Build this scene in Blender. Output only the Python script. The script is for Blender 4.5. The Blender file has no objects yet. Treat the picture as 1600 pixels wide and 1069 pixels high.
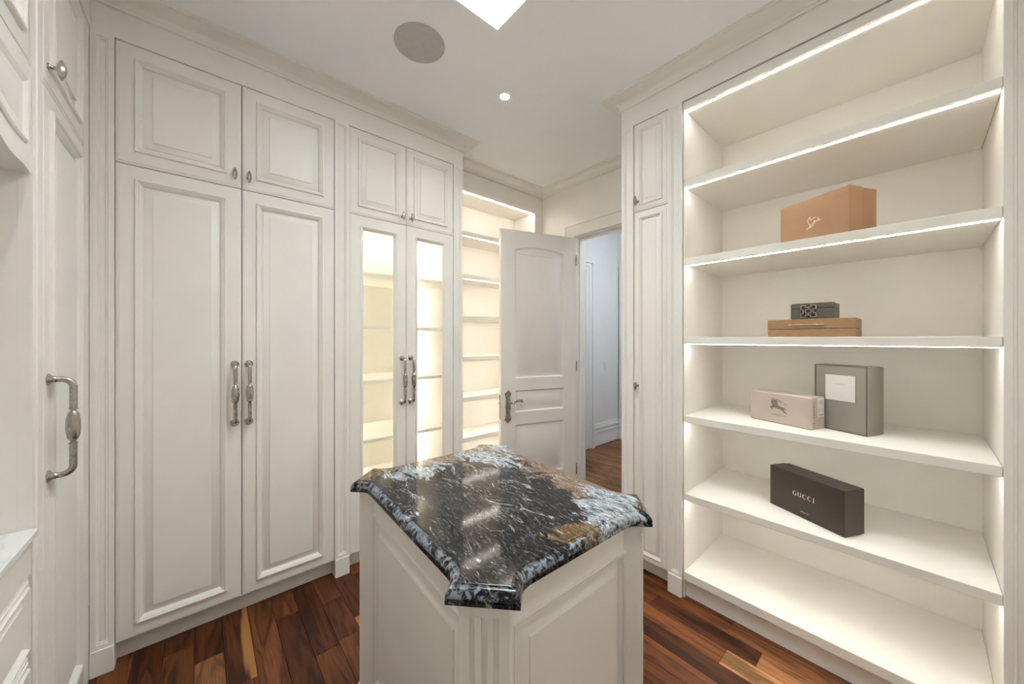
import bpy, bmesh, math, random
from mathutils import Vector, Matrix

# ------------------------------------------------------------------ camera, world, exposure
scene = bpy.context.scene
COL = scene.collection
EYE = 1.466
cam = bpy.data.cameras.new('camera')
cam_o = bpy.data.objects.new('camera', cam)
COL.objects.link(cam_o)
cam.sensor_width = 36.0
cam.lens = 554.4 / 1600 * 36
cam.shift_y = -5.2 / 1600
cam.clip_start = 0.02
cam_o.location = (0, 0, EYE)
cam_o.rotation_euler = (math.radians(90), 0, math.radians(48.88))
scene.camera = cam_o

SKY = 15.0           # overcast sky seen through the skylight
LED = 26.0           # strip lights of the open shelving
LED2 = 13.0          # strip lights of the glazed cabinet
LED3 = 24.0          # strip lights of the shelf niche
SPOT = 60.0          # glow of the downlight lenses
BEAM = 7.8          # beam of each downlight, seen and added, watts
HALL = 19.0          # added hall lamp, out of view
world = bpy.data.worlds.new('overcast_sky')
scene.world = world
world.use_nodes = True
wb = world.node_tree.nodes['Background']
wb.inputs['Color'].default_value = (0.89, 0.945, 1.0, 1)
wb.inputs['Strength'].default_value = SKY
vs = scene.view_settings
vs.view_transform = 'Standard'
vs.look = 'None'
vs.exposure = 1.36
vs.gamma = 1.0
vs.use_curve_mapping = False
scene.cycles.use_denoising = True
scene.cycles.max_bounces = 10
scene.cycles.diffuse_bounces = 6
scene.cycles.transparent_max_bounces = 12
scene.cycles.sample_clamp_indirect = 6.0
R = math.radians

# ------------------------------------------------------------------ node helpers and materials
def new_mat(name):
    m = bpy.data.materials.new(name); m.use_nodes = True
    nt = m.node_tree
    return m, nt, nt.nodes['Principled BSDF']

def N(nt, typ, **kw):
    n = nt.nodes.new(typ)
    for k, v in kw.items():
        if k.startswith('i_'): n.inputs[k[2:].replace('_', ' ')].default_value = v
        else: setattr(n, k, v)
    return n

def ramp(nt, stops, fac=None, interp='LINEAR'):
    n = nt.nodes.new('ShaderNodeValToRGB'); cr = n.color_ramp; cr.interpolation = interp
    while len(cr.elements) < len(stops): cr.elements.new(0.5)
    for e, (p, c) in zip(cr.elements, stops):
        e.position = p; e.color = (c if len(c) == 4 else (*c, 1))
    if fac is not None: nt.links.new(fac, n.inputs['Fac'])
    return n

def paint(name, col, rough=0.42, var=0.025, scale=3.0, bump=0.02):
    m, nt, b = new_mat(name)
    tc = N(nt, 'ShaderNodeTexCoord')
    nz = N(nt, 'ShaderNodeTexNoise', i_Scale=scale, i_Detail=3.0)
    nt.links.new(tc.outputs['Object'], nz.inputs['Vector'])
    c0 = tuple(x * (1 - var) for x in col); c1 = tuple(min(1, x * (1 + var)) for x in col)
    r = ramp(nt, [(0.3, c0), (0.7, c1)], nz.outputs['Fac'])
    nt.links.new(r.outputs['Color'], b.inputs['Base Color'])
    b.inputs['Roughness'].default_value = rough
    if bump:
        n2 = N(nt, 'ShaderNodeTexNoise', i_Scale=220.0, i_Detail=2.0)
        nt.links.new(tc.outputs['Object'], n2.inputs['Vector'])
        bp = N(nt, 'ShaderNodeBump', i_Strength=bump, i_Distance=0.002)
        nt.links.new(n2.outputs['Fac'], bp.inputs['Height'])
        nt.links.new(bp.outputs['Normal'], b.inputs['Normal'])
    return m

def emit(name, col, strength):
    m, nt, b = new_mat(name)
    b.inputs['Base Color'].default_value = (0.9, 0.9, 0.9, 1)
    b.inputs['Emission Color'].default_value = (*col, 1)
    b.inputs['Emission Strength'].default_value = strength
    nz = N(nt, 'ShaderNodeTexNoise', i_Scale=40.0)
    rr = ramp(nt, [(0, (0.4,) * 3), (1, (0.5,) * 3)], nz.outputs['Fac'])
    nt.links.new(rr.outputs['Color'], b.inputs['Roughness'])
    return m

def metal(name, col, rough):
    m, nt, b = new_mat(name)
    b.inputs['Metallic'].default_value = 1.0
    tc = N(nt, 'ShaderNodeTexCoord')
    nz = N(nt, 'ShaderNodeTexNoise', i_Scale=60.0, i_Detail=3.0)
    nt.links.new(tc.outputs['Object'], nz.inputs['Vector'])
    rc = ramp(nt, [(0.3, tuple(c * 0.8 for c in col)), (0.7, col)], nz.outputs['Fac'])
    nt.links.new(rc.outputs['Color'], b.inputs['Base Color'])
    rr = ramp(nt, [(0.2, (rough * 0.8,) * 3), (0.8, (rough * 1.2,) * 3)], nz.outputs['Fac'])
    nt.links.new(rr.outputs['Color'], b.inputs['Roughness'])
    return m

def glass_mat():
    m, nt, b = new_mat('clear_glass')
    nt.nodes.remove(b)
    out = nt.nodes['Material Output']
    tr = N(nt, 'ShaderNodeBsdfTransparent'); tr.inputs['Color'].default_value = (0.97, 0.985, 0.97, 1)
    gl = N(nt, 'ShaderNodeBsdfGlossy', i_Roughness=0.02)
    lw = N(nt, 'ShaderNodeLayerWeight', i_Blend=0.5)
    pw_ = N(nt, 'ShaderNodeMath', operation='POWER'); pw_.inputs[1].default_value = 5.0; nt.links.new(lw.outputs['Facing'], pw_.inputs[0])
    fr = N(nt, 'ShaderNodeMath', operation='MULTIPLY_ADD'); fr.inputs[1].default_value = 0.90; fr.inputs[2].default_value = 0.035; nt.links.new(pw_.outputs[0], fr.inputs[0])
    mx = N(nt, 'ShaderNodeMixShader')
    nt.links.new(fr.outputs[0], mx.inputs[0]); nt.links.new(tr.outputs[0], mx.inputs[1]); nt.links.new(gl.outputs[0], mx.inputs[2])
    nt.links.new(mx.outputs[0], out.inputs['Surface'])
    return m

def wood_mat():
    m, nt, b = new_mat('walnut_plank')
    L = nt.links.new
    tc = N(nt, 'ShaderNodeTexCoord'); oi = N(nt, 'ShaderNodeObjectInfo')
    sep = N(nt, 'ShaderNodeSeparateColor'); L(oi.outputs['Color'], sep.inputs[0])
    off = N(nt, 'ShaderNodeVectorMath', operation='SCALE'); off.inputs[0].default_value = (37.0, 91.0, 13.0)
    L(sep.outputs['Green'], off.inputs['Scale'])
    add = N(nt, 'ShaderNodeVectorMath', operation='ADD'); L(tc.outputs['Object'], add.inputs[0]); L(off.outputs[0], add.inputs[1])
    mp = N(nt, 'ShaderNodeMapping'); mp.inputs['Scale'].default_value = (1.6, 13.0, 13.0); L(add.outputs[0], mp.inputs['Vector'])
    big = N(nt, 'ShaderNodeTexNoise', i_Scale=1.0, i_Detail=2.0, i_Distortion=0.6); L(mp.outputs[0], big.inputs['Vector'])
    # cathedral rings: contour lines of the stretched noise
    mul = N(nt, 'ShaderNodeMath', operation='MULTIPLY'); mul.inputs[1].default_value = 34.0; L(big.outputs['Fac'], mul.inputs[0])
    sn = N(nt, 'ShaderNodeMath', operation='SINE'); L(mul.outputs[0], sn.inputs[0])
    mp2 = N(nt, 'ShaderNodeMapping'); mp2.inputs['Scale'].default_value = (9.0, 260.0, 260.0); L(add.outputs[0], mp2.inputs['Vector'])
    fine = N(nt, 'ShaderNodeTexNoise', i_Scale=1.0, i_Detail=4.0); L(mp2.outputs[0], fine.inputs['Vector'])
    base = ramp(nt, [(0.0, (0.046, 0.0135, 0.0045)), (0.25, (0.103, 0.0305, 0.0098)), (0.5, (0.172, 0.058, 0.0205)), (0.75, (0.25, 0.100, 0.038)), (1.0, (0.36, 0.175, 0.072))], sep.outputs['Red'])
    rr = ramp(nt, [(0.0, (0.48,) * 3), (0.35, (0.92,) * 3), (1.0, (1.18,) * 3)]); 
    ms = N(nt, 'ShaderNodeMapRange'); ms.inputs['From Min'].default_value = -1; L(sn.outputs[0], ms.inputs['Value']); L(ms.outputs[0], rr.inputs['Fac'])
    m1 = N(nt, 'ShaderNodeMix', data_type='RGBA', blend_type='MULTIPLY'); m1.inputs['Factor'].default_value = 0.9
    L(base.outputs['Color'], m1.inputs['A']); L(rr.outputs['Color'], m1.inputs['B'])
    fr = ramp(nt, [(0.3, (0.55,) * 3), (0.65, (1.15,) * 3)], fine.outputs['Fac'])
    m2 = N(nt, 'ShaderNodeMix', data_type='RGBA', blend_type='MULTIPLY'); m2.inputs['Factor'].default_value = 0.8
    L(m1.outputs['Result'], m2.inputs['A']); L(fr.outputs['Color'], m2.inputs['B'])
    lo = ramp(nt, [(0.3, (0.55,) * 3), (0.7, (1.35,) * 3)], big.outputs['Fac'])
    m3 = N(nt, 'ShaderNodeMix', data_type='RGBA', blend_type='MULTIPLY'); m3.inputs['Factor'].default_value = 0.8
    L(m2.outputs['Result'], m3.inputs['A']); L(lo.outputs['Color'], m3.inputs['B'])
    # pale sapwood along one edge of some boards
    sy = N(nt, 'ShaderNodeSeparateXYZ'); L(tc.outputs['Object'], sy.inputs[0])
    ad = N(nt, 'ShaderNodeMath', operation='MULTIPLY_ADD'); ad.inputs[1].default_value = 0.08; L(big.outputs['Fac'], ad.inputs[0]); L(sy.outputs['Y'], ad.inputs[2])
    sm_ = N(nt, 'ShaderNodeMapRange'); sm_.inputs['From Min'].default_value = 0.104; sm_.inputs['From Max'].default_value = 0.110; L(ad.outputs[0], sm_.inputs['Value'])
    sf = N(nt, 'ShaderNodeMath', operation='MULTIPLY'); L(sm_.outputs[0], sf.inputs[0]); L(sep.outputs['Blue'], sf.inputs[1])
    m4 = N(nt, 'ShaderNodeMix', data_type='RGBA'); L(sf.outputs[0], m4.inputs['Factor']); L(m3.outputs['Result'], m4.inputs['A']); m4.inputs['B'].default_value = (0.34, 0.155, 0.05, 1)
    L(m4.outputs['Result'], b.inputs['Base Color'])
    b.inputs['Roughness'].default_value = 0.42
    b.inputs['Specular IOR Level'].default_value = 0.25
    bp = N(nt, 'ShaderNodeBump', i_Strength=0.06, i_Distance=0.001); L(fine.outputs['Fac'], bp.inputs['Height']); L(bp.outputs['Normal'], b.inputs['Normal'])
    return m

def granite_mat():
    m, nt, b = new_mat('swirled_granite')
    L = nt.links.new
    tc = N(nt, 'ShaderNodeTexCoord')
    P = tc.outputs['Object']
    def noise(scale, detail, vec, dist=0.0, rough=0.55):
        n = N(nt, 'ShaderNodeTexNoise', i_Scale=scale, i_Detail=detail, i_Distortion=dist, i_Roughness=rough); L(vec, n.inputs['Vector']); return n
    def centred(n, amt):
        c = N(nt, 'ShaderNodeVectorMath', operation='SUBTRACT'); L(n.outputs['Color'], c.inputs[0]); c.inputs[1].default_value = (0.5, 0.5, 0.5)
        k = N(nt, 'ShaderNodeVectorMath', operation='SCALE'); L(c.outputs[0], k.inputs[0]); k.inputs['Scale'].default_value = amt; return k.outputs[0]
    def vadd(a, c): n = N(nt, 'ShaderNodeVectorMath', operation='ADD'); L(a, n.inputs[0]); L(c, n.inputs[1]); return n.outputs[0]
    def mth(op, a, v):
        n = N(nt, 'ShaderNodeMath', operation=op); L(a, n.inputs[0])
        if isinstance(v, (int, float)): n.inputs[1].default_value = v
        else: L(v, n.inputs[1])
        return n.outputs[0]
    def mix(fac, a, c):
        n = N(nt, 'ShaderNodeMix', data_type='RGBA'); L(fac, n.inputs['Factor'])
        for key, val in (('A', a), ('B', c)):
            if isinstance(val, tuple): n.inputs[key].default_value = (*val, 1)
            else: L(val, n.inputs[key])
        return n.outputs['Result']
    def rmp(f, stops): return ramp(nt, [(p, c if isinstance(c, tuple) else (c,) * 3) for p, c in stops], f).outputs['Color']
    def stretched(vec, rot, sc, detail, dist, rough):
        mp = N(nt, 'ShaderNodeMapping'); mp.inputs['Rotation'].default_value = (0, 0, R(rot)); mp.inputs['Scale'].default_value = sc; L(vec, mp.inputs['Vector'])
        return noise(1.0, detail, mp.outputs[0], dist, rough).outputs['Fac']
    big = noise(3.2, 2.0, P); P1 = vadd(P, centred(big, 0.16))
    mid = noise(13.0, 2.0, P1); P2 = vadd(P1, centred(mid, 0.030))
    FL = 24                                            # run of the grain in the slab, degrees
    streak = stretched(P2, FL, (34.0, 170.0, 70.0), 7.0, 0.9, 0.74)     # fine grey streaks
    flow = stretched(P2, FL, (6.0, 24.0, 18.0), 7.0, 0.9, 0.66)         # swirls
    broad = stretched(P1, FL, (3.0, 7.5, 6.0), 4.0, 0.6, 0.55)
    grain = noise(240.0, 3.0, P, 0.0, 0.7).outputs['Fac']
    cen = lambda f, k: mth('MULTIPLY', mth('SUBTRACT', f, 0.5), k)
    def blob(x, y, sx, sy, rot=0.0):
        q = N(nt, 'ShaderNodeMapping', vector_type='TEXTURE'); q.inputs['Location'].default_value = (x, y, 0.03); q.inputs['Rotation'].default_value = (0, 0, R(rot)); q.inputs['Scale'].default_value = (sx, sy, 0.8)
        L(vadd(P, centred(big, 0.10)), q.inputs['Vector'])
        g = N(nt, 'ShaderNodeTexGradient', gradient_type='SPHERICAL'); L(q.outputs[0], g.inputs['Vector']); return g.outputs['Fac']
    def add(*fs):
        o = fs[0]
        for f in fs[1:]: o = mth('ADD', o, f)
        return o
    # where the slab turns tan, white and gold
    tanM = rmp(add(blob(-0.38, 0.27, 0.50, 0.34, 20), blob(0.20, 0.28, 0.42, 0.17, -8), blob(-0.46, -0.12, 0.20, 0.46, 0), cen(flow, 1.8), cen(broad, 0.6)), [(0.36, 0.0), (0.50, 1.0)])
    whtM = rmp(add(blob(-0.33, -0.14, 0.20, 0.13, 60), blob(0.38, 0.20, 0.24, 0.16, -40), blob(-0.28, 0.16, 0.30, 0.12, 15), blob(-0.36, 0.34, 0.26, 0.14, 0), cen(flow, 3.2)), [(0.42, 0.0), (0.50, 1.0)])
    gldM = rmp(add(blob(0.41, 0.03, 0.07, 0.14, -10), cen(flow, 2.2)), [(0.28, 0.0), (0.42, 1.0)])
    dark = rmp(streak, [(0.34, (0.002, 0.002, 0.0025)), (0.50, (0.008, 0.008, 0.009)), (0.56, (0.030, 0.029, 0.030)), (0.61, (0.11, 0.107, 0.103)), (0.69, (0.36, 0.35, 0.335))])
    tan = rmp(add(mth('MULTIPLY', streak, 0.6), mth('MULTIPLY', grain, 0.4)), [(0.36, (0.025, 0.017, 0.011)), (0.46, (0.13, 0.085, 0.055)), (0.55, (0.28, 0.20, 0.14)), (0.66, (0.50, 0.42, 0.34))])
    gold = rmp(streak, [(0.32, (0.04, 0.02, 0.007)), (0.5, (0.36, 0.20, 0.06)), (0.68, (0.58, 0.46, 0.28))])
    wht = rmp(streak, [(0.36, (0.02, 0.022, 0.025)), (0.45, (0.14, 0.155, 0.17)), (0.54, (0.40, 0.44, 0.47)), (0.68, (0.70, 0.73, 0.74))])
    c = mix(tanM, dark, tan)
    c = mix(mth('MULTIPLY', gldM, 0.36), c, gold)
    c = mix(whtM, c, wht)
    # white threads along the swirls
    rd = mth('ABSOLUTE', mth('SUBTRACT', flow, 0.56), 0.0)
    thr = mth('MULTIPLY', rmp(rd, [(0.0, 1.0), (0.010, 0.0)]), rmp(mid.outputs['Fac'], [(0.46, 0.0), (0.62, 0.45)]))
    c = mix(thr, c, (0.50, 0.49, 0.47))
    rd2 = mth('ABSOLUTE', mth('SUBTRACT', broad, 0.50), 0.0)
    thr2 = mth('MULTIPLY', rmp(rd2, [(0.0, 0.8), (0.007, 0.0)]), rmp(flow, [(0.50, 0.0), (0.60, 0.8)]))
    c = mix(thr2, c, (0.55, 0.52, 0.50))
    # crystals that the rounded edge cuts through
    sepz = N(nt, 'ShaderNodeSeparateXYZ'); L(P, sepz.inputs[0])
    edge = rmp(sepz.outputs['Z'], [(0.0145, 0.0), (0.018, 1.0), (0.0365, 1.0), (0.0385, 0.0)])
    cry = rmp(add(noise(75.0, 3.0, P1, 0.6).outputs['Fac'], cen(noise(9.0, 2.0, P).outputs['Fac'], 0.8)), [(0.46, 0.0), (0.60, 0.65)])
    c = mix(mth('MULTIPLY', edge, cry), c, (0.36, 0.43, 0.50))
    L(c, b.inputs['Base Color'])
    b.inputs['Roughness'].default_value = 0.09
    b.inputs['Specular IOR Level'].default_value = 0.27
    return m

def marble_mat():
    m, nt, b = new_mat('white_marble')
    tc = N(nt, 'ShaderNodeTexCoord')
    nz = N(nt, 'ShaderNodeTexNoise', i_Scale=5.0, i_Detail=6.0, i_Distortion=1.8)
    nt.links.new(tc.outputs['Object'], nz.inputs['Vector'])
    r = ramp(nt, [(0.35, (0.80, 0.81, 0.80)), (0.5, (0.70, 0.72, 0.72)), (0.56, (0.80, 0.81, 0.80)), (0.75, (0.84, 0.85, 0.84))], nz.outputs['Fac'])
    nt.links.new(r.outputs['Color'], b.inputs['Base Color'])
    b.inputs['Roughness'].default_value = 0.2
    return m

def card(name, col, rough=0.6, var=0.06, sx=60.0, sy=60.0):
    m, nt, b = new_mat(name)
    tc = N(nt, 'ShaderNodeTexCoord'); mp = N(nt, 'ShaderNodeMapping'); mp.inputs['Scale'].default_value = (sx, sy, sy)
    nz = N(nt, 'ShaderNodeTexNoise', i_Scale=1.0, i_Detail=4.0)
    nt.links.new(tc.outputs['Object'], mp.inputs['Vector']); nt.links.new(mp.outputs[0], nz.inputs['Vector'])
    r = ramp(nt, [(0.3, tuple(c * (1 - var) for c in col)), (0.7, tuple(c * (1 + var) for c in col))], nz.outputs['Fac'])
    nt.links.new(r.outputs['Color'], b.inputs['Base Color'])
    b.inputs['Roughness'].default_value = rough
    return m

M = dict(
    cab=paint('cream_cabinet_paint', (0.862, 0.835, 0.787), 0.38),
    inner=paint('cabinet_interior_melamine', (0.865, 0.835, 0.775), 0.5),
    wall=paint('cream_wall_paint', (0.855, 0.83, 0.775), 0.6),
    ceil=paint('ceiling_paint', (0.925, 0.94, 0.965), 0.8),
    trim=paint('trim_paint', (0.86, 0.84, 0.785), 0.4),
    door=paint('door_paint', (0.845, 0.825, 0.78), 0.38),
    hall=paint('hall_wall_paint', (0.80, 0.81, 0.82), 0.6),
    halltrim=paint('hall_trim_paint', (0.82, 0.83, 0.84), 0.4),
    shaft=paint('skylight_well_paint', (0.9, 0.9, 0.9), 0.7),
    speaker=paint('speaker_grille_paint', (0.50, 0.495, 0.485), 0.7, 0.04, 30),
    seam_shade=card('seam_shade_board', (0.07, 0.055, 0.042), 0.8, 0.1, 40, 40),  # dark carcass colour that paints shade into the door gaps
    dark=paint('painted_gap_shade', (0.03, 0.028, 0.026), 0.7),
    sub=paint('subfloor', (0.03, 0.02, 0.015), 0.8),
    wood=wood_mat(), granite=granite_mat(), marble=marble_mat(), glass=glass_mat(),
    nickel=metal('brushed_nickel', (0.50, 0.47, 0.43), 0.26),
    pewter=metal('antique_pewter', (0.42, 0.39, 0.35), 0.28),
    led=emit('led_diffuser', (1.0, 0.965, 0.915), LED),
    led2=emit('led_diffuser_warm', (1.0, 0.93, 0.84), LED2),
    led3=emit('led_diffuser_niche', (1.0, 0.92, 0.83), LED3),
    spot=emit('downlight_lens', (1.0, 0.96, 0.91), SPOT),
    hall_fill=emit('added_hall_lamp_glow', (0.90, 0.95, 1.0), HALL),
    plastic=paint('white_plastic', (0.78, 0.79, 0.79), 0.35),
    tan=card('tan_cardboard', (0.335, 0.190, 0.098), 0.65, 0.05, 12, 12),
    tan_lid=card('tan_cardboard_lid', (0.36, 0.205, 0.107), 0.65, 0.05, 12, 12),
    tanprint=card('cream_print', (0.80, 0.68, 0.52), 0.6),
    brownleather=card('brown_shagreen', (0.27, 0.155, 0.075), 0.5, 0.14, 30, 120),
    brass=metal('pale_brass', (0.82, 0.70, 0.52), 0.25),
    green=card('olive_grey_leather', (0.085, 0.075, 0.055), 0.45, 0.06, 25, 25),
    emblem_back=card('dark_emblem_ground', (0.018, 0.013, 0.008), 0.6),
    emblem=metal('emblem_metal', (0.72, 0.66, 0.56), 0.3),
    beige=card('beige_card', (0.44, 0.365, 0.31), 0.6, 0.03, 10, 10),
    beigeprint=card('grey_print', (0.17, 0.145, 0.115), 0.6),
    blackprint=card('black_print', (0.03, 0.027, 0.024), 0.6),
    sticker=card('white_sticker', (0.60, 0.575, 0.545), 0.5),
    greybox=card('grey_card', (0.225, 0.205, 0.175), 0.45, 0.03, 10, 10),
    greyedge=card('grey_card_edge', (0.10, 0.085, 0.068), 0.45),
    whitecard=card('white_card', (0.60, 0.575, 0.56), 0.55, 0.01),
    lightgrey=card('light_grey_print', (0.30, 0.30, 0.30), 0.6),
    espresso=card('espresso_card', (0.038, 0.026, 0.020), 0.42, 0.08, 40, 40),
    goldprint=card('pale_gold_print', (0.68, 0.58, 0.44), 0.4),
)

# ------------------------------------------------------------------ geometry helpers
class MB:
    def __init__(s): s.v = []; s.f = []
    def add(s, vs, fs):
        o = len(s.v); s.v += [tuple(p) for p in vs]; s.f += [tuple(i + o for i in f) for f in fs]; return s
    def box(s, x0, x1, y0, y1, z0, z1, bev=0.0):
        if bev <= 0:
            return s.add([(x0,y0,z0),(x1,y0,z0),(x1,y1,z0),(x0,y1,z0),(x0,y0,z1),(x1,y0,z1),(x1,y1,z1),(x0,y1,z1)],
                         [(0,3,2,1),(4,5,6,7),(0,1,5,4),(1,2,6,5),(2,3,7,6),(3,0,4,7)])
        bm = bmesh.new(); bmesh.ops.create_cube(bm, size=1)
        for v in bm.verts: v.co = Vector(((x0+x1)/2 + v.co.x*(x1-x0), (y0+y1)/2 + v.co.y*(y1-y0), (z0+z1)/2 + v.co.z*(z1-z0)))
        bmesh.ops.bevel(bm, geom=list(bm.edges), offset=bev, segments=1, profile=0.5, affect='EDGES')
        bm.verts.index_update()
        s.add([v.co[:] for v in bm.verts], [[v.index for v in f.verts] for f in bm.faces]); bm.free(); return s
    def rings(s, w, h, prof, fill=True, back=True, x=0.0, z=0.0):
        """rectangle rings: prof = [(inset, depth)], depth is local y (negative = towards the viewer)"""
        vs, fs = [], []
        for (i, d) in prof:
            vs += [(x+i, d, z+i), (x+w-i, d, z+i), (x+w-i, d, z+h-i), (x+i, d, z+h-i)]
        for k in range(len(prof) - 1):
            for j in range(4):
                a, b2 = 4*k + j, 4*k + (j+1) % 4
                fs.append((a, b2, b2+4, a+4))
        if fill: n = 4*(len(prof)-1); fs.append((n, n+1, n+2, n+3))
        if back: fs.append((3, 2, 1, 0))
        return s.add(vs, fs)
    def poly_rings(s, outline, prof, fill=True):
        """outline = [(x,z)] counter-clockwise seen from the front; inset rings of it"""
        vs, fs = [], []; n = len(outline)
        for (i, d) in prof:
            for (px, pz) in inset(outline, i): vs.append((px, d, pz))
        for k in range(len(prof) - 1):
            for j in range(n):
                a, b2 = n*k + j, n*k + (j+1) % n
                fs.append((a, b2, b2+n, a+n))
        if fill: fs.append(tuple(n*(len(prof)-1) + j for j in range(n)))
        return s.add(vs, fs)
    def prism(s, pts, y0, y1):
        n = len(pts)
        vs = [(x, y0, z) for x, z in pts] + [(x, y1, z) for x, z in pts]
        return s.add(vs, [tuple(range(n)), tuple(range(2*n-1, n-1, -1))] + [(j, j+n, (j+1) % n + n, (j+1) % n) for j in range(n)])
    def zprism(s, pts, z0, z1):
        n = len(pts)
        vs = [(x, y, z0) for x, y in pts] + [(x, y, z1) for x, y in pts]
        return s.add(vs, [tuple(range(n-1, -1, -1)), tuple(range(n, 2*n))] + [(j, (j+1) % n, (j+1) % n + n, j+n) for j in range(n)])
    def tube(s, pts, rad, seg=10, mod=None, caps=True):
        pts = [Vector(p) for p in pts]; n = len(pts); vs, fs = [], []
        up = None
        for i, p in enumerate(pts):
            t = (pts[min(i+1, n-1)] - pts[max(i-1, 0)])
            t = t.normalized() if t.length > 1e-9 else Vector((0,0,1))
            if up is None:
                up = Vector((1,0,0)) if abs(t.x) < 0.8 else Vector((0,1,0))
            a = (up - t*up.dot(t)).normalized(); b2 = t.cross(a); up = a
            r = rad[i] if isinstance(rad, (list, tuple)) else rad
            for j in range(seg):
                th = 2*math.pi*j/seg
                rr = r * (mod(i, th) if mod else 1)
                vs.append(p + a*math.cos(th)*rr + b2*math.sin(th)*rr)
        for i in range(n-1):
            for j in range(seg):
                fs.append((i*seg+j, i*seg+(j+1) % seg, (i+1)*seg+(j+1) % seg, (i+1)*seg+j))
        if caps: fs += [tuple(range(seg-1, -1, -1)), tuple((n-1)*seg + j for j in range(seg))]
        return s.add(vs, fs)
    def sweep(s, path, prof, closed_prof=True, ends=True):
        """path = [(x,y)] in plan, room on the right hand; prof = [(out, z)]"""
        n = len(path); k = len(prof); vs, fs = [], []
        P = [Vector(p) for p in path]
        for i in range(n):
            d0 = (P[i]-P[i-1]).normalized() if i > 0 else (P[1]-P[0]).normalized()
            d1 = (P[i+1]-P[i]).normalized() if i < n-1 else d0
            n0 = Vector((d0.y, -d0.x)); n1 = Vector((d1.y, -d1.x))
            m = (n0+n1); m = m / m.dot(n0) if m.length > 1e-6 else n0
            for o, z in prof: vs.append((P[i].x + m.x*o, P[i].y + m.y*o, z))
        for i in range(n-1):
            for j in range(k if closed_prof else k-1):
                fs.append((i*k+j, (i+1)*k+j, (i+1)*k+(j+1) % k, i*k+(j+1) % k))
        if ends: fs += [tuple(range(k)), tuple((n-1)*k + j for j in range(k-1, -1, -1))]
        return s.add(vs, fs)
    def disc(s, c, r, z0, z1, seg=40):
        return s.zprism([(c[0]+r*math.cos(2*math.pi*j/seg), c[1]+r*math.sin(2*math.pi*j/seg)) for j in range(seg)], z0, z1)
    def ring3(s, c, prof, seg=40):
        """lathe about a vertical axis; prof=[(r,z)]"""
        vs, fs = [], []; k = len(prof)
        for j in range(seg):
            th = 2*math.pi*j/seg
            for r, z in prof: vs.append((c[0]+r*math.cos(th), c[1]+r*math.sin(th), z))
        for j in range(seg):
            for q in range(k-1):
                a, b2 = j*k+q, ((j+1) % seg)*k+q
                fs.append((a, b2, b2+1, a+1))
        return s.add(vs, fs)
    def mesh(s, name, mat, smooth=35):
        me = bpy.data.meshes.new(name); me.from_pydata(s.v, [], s.f)
        bm = bmesh.new(); bm.from_mesh(me)
        bmesh.ops.remove_doubles(bm, verts=bm.verts, dist=1e-6)
        bmesh.ops.recalc_face_normals(bm, faces=bm.faces); bm.to_mesh(me); bm.free()
        me.materials.append(M[mat])
        if smooth:
            me.polygons.foreach_set('use_smooth', [True]*len(me.polygons)); me.set_sharp_from_angle(angle=R(smooth))
        me.update(); return me
    def build(s, name, mat, parent=None, loc=(0,0,0), rot=(0,0,0), smooth=35):
        return place(name, s.mesh(name, mat, smooth), parent, loc, rot)

def inset(pts, d):
    n = len(pts); out = []
    for i in range(n):
        a, b2, c = Vector(pts[i-1]), Vector(pts[i]), Vector(pts[(i+1) % n])
        d0 = (b2-a).normalized(); d1 = (c-b2).normalized()
        n0 = Vector((-d0.y, d0.x)); n1 = Vector((-d1.y, d1.x))
        m = n0+n1; q = m.dot(n0); m = m/q if q > 0.25 else n0
        out.append((b2.x+m.x*d, b2.y+m.y*d))
    return out

def place(name, me, parent=None, loc=(0,0,0), rot=(0,0,0)):
    o = bpy.data.objects.new(name, me); COL.objects.link(o)
    o.location = loc; o.rotation_euler = rot
    if parent is not None: o.parent = parent
    return o
def tag(o, label=None, cat=None, group=None, kind=None):
    if label: o['label'] = label
    if cat: o['category'] = cat
    if group: o['group'] = group
    if kind: o['kind'] = kind
    return o
def thing(name, label, cat, loc=(0,0,0), rz=0.0, group=None):
    o = bpy.data.objects.new(name, None); COL.objects.link(o); o.empty_display_size = 0.1
    o.location = loc; o.rotation_euler = (0,0,rz)
    return tag(o, label, cat, group)
def struct(o): o['kind'] = 'structure'; return o
def frange(a, b, n): return [a + (b-a)*i/(n-1) for i in range(n)]
def bez(p0, p1, p2, p3, n):
    out = []
    for i in range(n):
        t = i/(n-1); u = 1-t
        out.append(tuple(u**3*a + 3*u*u*t*b2 + 3*u*t*t*c + t**3*d for a, b2, c, d in zip(p0, p1, p2, p3)))
    return out

# ------------------------------------------------------------------ room measures (metres)
AX = -2.351          # front plane of the wardrobes
RY = 2.047           # front plane of the open shelving
LY = -0.366          # front plane of the dressing run
CH = 3.0             # ceiling
NX, DY = -2.59, 2.69 # shelf niche wall, door wall
RX = 0.62            # right wall
DT, DM, DB = 2.806, 2.257, 0.102   # door top, seam between upper and lower doors, door bottom

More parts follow.
